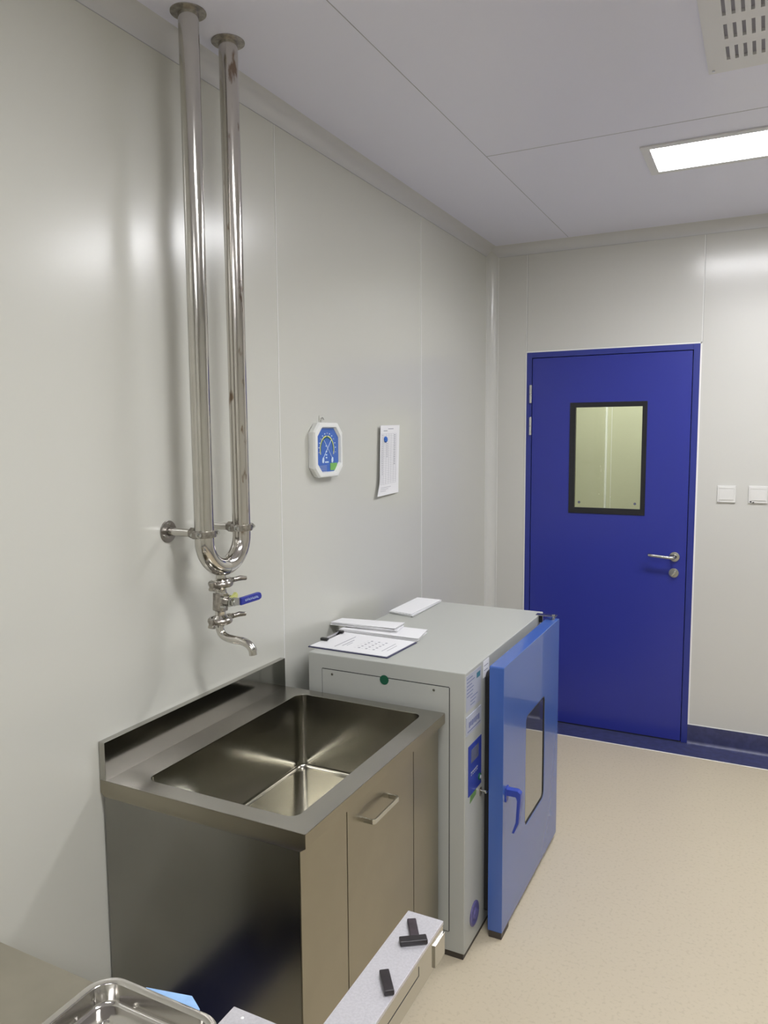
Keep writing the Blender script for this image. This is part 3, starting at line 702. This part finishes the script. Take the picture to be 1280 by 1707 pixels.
# ================================================================== SWITCHES
def switch(xc, zc, label, mark):
    t = thing('light_switch', label, 'light switch', (xc, D, zc), 'white wall switches right of the door')
    MB().box(xc-.043, xc+.043, D-.0085, D-.0002, zc-.043, zc+.043, SWITCHW, .002).build('plate', t)
    MB().box(xc-.035, xc+.035, D-.0115, D-.008, zc-.030, zc+.024, SWITCHW, .0012).box(xc-.035,xc+.035,D-.0105,D-.0083,zc+.027,zc+.037,SWITCHW,.001).build('rocker', t)
    mk = MB().box(xc-.037, xc-.031, D-.0092, D-.0083, zc-.038, zc-.0355, INK if not mark else BLACKPL)
    if mark: mk.box(xc-.035, xc-.028, D-.0094, D-.0083, zc-.040, zc-.034, BLACKPL, rot=('Y', .6)).box(xc-.024, xc-.016, D-.0094, D-.0083, zc-.0425, zc-.038, BLACKPL, rot=('Y', -.3))
    mk.build('mark', t)
switch(1.2665, 1.340, 'white square wall switch nearer the blue door', False)
switch(1.4100, 1.341, 'white square wall switch with a black smudge, farther from the blue door', True)

# ================================================================== FOREGROUND TABLE
TZ, TY = .79, .797
tb = thing('steel_table', 'stainless steel work table in the foreground beside the left wall', 'table', (.6, .35, 0))
MB().box(.03, 1.12, -.02, TY, TZ-.038, TZ, TABLE, .002).build('tabletop', tb)
for x in (.08, 1.07):
    for y in (.03, TY-.05): MB().cyl((x,y,.03),(x,y,TZ-.038), .019, TABLE, seg=20).lathe((x,y,0),(0,0,1),[(0,0),(.022,0),(.022,.02),(.019,.032)],BLACKPL,20).build('leg', tb)
MB().box(.06, 1.09, .01, TY-.03, .20, .235, TABLE, .002).build('lower_shelf', tb)
# tray
tr = thing('steel_tray', 'shallow polished steel tray with rounded corners on the table', 'tray', (.69, .63, TZ))
tx0, tx1, ty0, ty1, tz = .548, .789, .43, .7945, TZ+.032
rows = []
def TR(ins, z, r): rows.append([(x, y, z) for x, y in rrect(tx0+ins, tx1-ins, ty0+ins, ty1-ins, r, 8)])
TR(.0005, tz-.004, .042); TR(0, tz-.0015, .0425); TR(.0015, tz, .041); TR(.011, tz, .034); TR(.0135, tz-.0015, .032); TR(.018, TZ+.010, .030)
TR(.0205, TZ+.0055, .028); TR(.025, TZ+.004, .025); TR(.046, TZ+.004, .016); TR(.0475, TZ+.006, .015); TR(.0495, TZ+.006, .013); TR(.051, TZ+.004, .012); TR(.10, TZ+.004, .006); 
tb_ = MB().quads(rows, mat('polished_tray', (.60,.58,.55), .12, metal=1, rnoise=.05, nscale=15), close=True)
lastr = rows[-1]; bm = bmesh.new(); bm.faces.new([bm.verts.new(Vector(p)) for p in lastr]); tb_._add(bm, bpy.data.materials['polished_tray'])
tro = tb_.build('tray_body', tr, sharp=50)
tag(MB().prism([(.60,.790),(.603,.8229),(.6797,.8400),(.7085,.8239),(.700,.74),(.61,.73)], 'z', TZ+.0003, TZ+.0022, SHEETB).build('folded_sheet'), 'pale blue folded sheet poking out behind the steel tray', 'sheet')
# aluminium block and bar
bk = MB().box(.805, .905, .68, .7845, TZ+.0002, .86, ALU, .0012)
bko = bk.build('aluminium_block'); tag(bko, 'short grey aluminium block on the table edge beside the tray', 'metal block')
MB().lathe((.829, .7719, .8601), (0,0,1), [(0,0.0004),(.0022,.0004),(.0024,0)], CAULK, 14).build('bolt_dot', bko)
ab = thing('aluminium_bar', 'long brushed aluminium bar reaching past the table edge towards the oven', 'metal bar', (.959, .7, TZ))
x0, x1, yb0, yb1 = .9270, .9912, .30, 1.0993
MB().box(x0, x1, yb0, yb1, .8440, .8500, ALU, .0006).build('top_plate', ab)
MB().box(x0+.0006, x1-.0006, yb0+.001, yb1-.0006, TZ+.0002, .8440, ALUSIDE, .0004).build('bar', ab)
MB().box(x1-.0008, x1-.0002, yb0+.001, 1.0, .8195, .8206, BLACKGAP).box(x1-.0008, x1-.0002, .9995, 1.0005, .8195, .835, BLACKGAP).build('side_joint', ab)
MB().box(x1-.0008, x1+.0026, 1.058, 1.0985, TZ+.004, .8320, ALUSIDE, .0004).build('end_plate', ab)
def block(c, L, W, ang, h, label, m):
    o = MB().box(c[0]-L/2, c[0]+L/2, c[1]-W/2, c[1]+W/2, .8502, .8502+h, m, .0018, 3, rot=('Z', ang)).build('rubber_block', loc=(c[0],c[1],.8502))
    tag(o, label, 'block', 'small black blocks on the aluminium bar')
G = RUBBER
block((.9555,1.0563), .044, .0150, math.atan2(-.040, .0245), .006, 'brownish black block at the bar end, touching the crosswise one', RUBBER2)
block((.9690,1.0275), .044, .0155, math.atan2(.0250, .0365), .0085, 'black block lying crosswise against the brownish one near the bar end', RUBBER)
block((.9722,.9262), .046, .0150, math.atan2(-.038, .028), .0085, 'lone black block lying farther down the bar, away from its end', RUBBER)
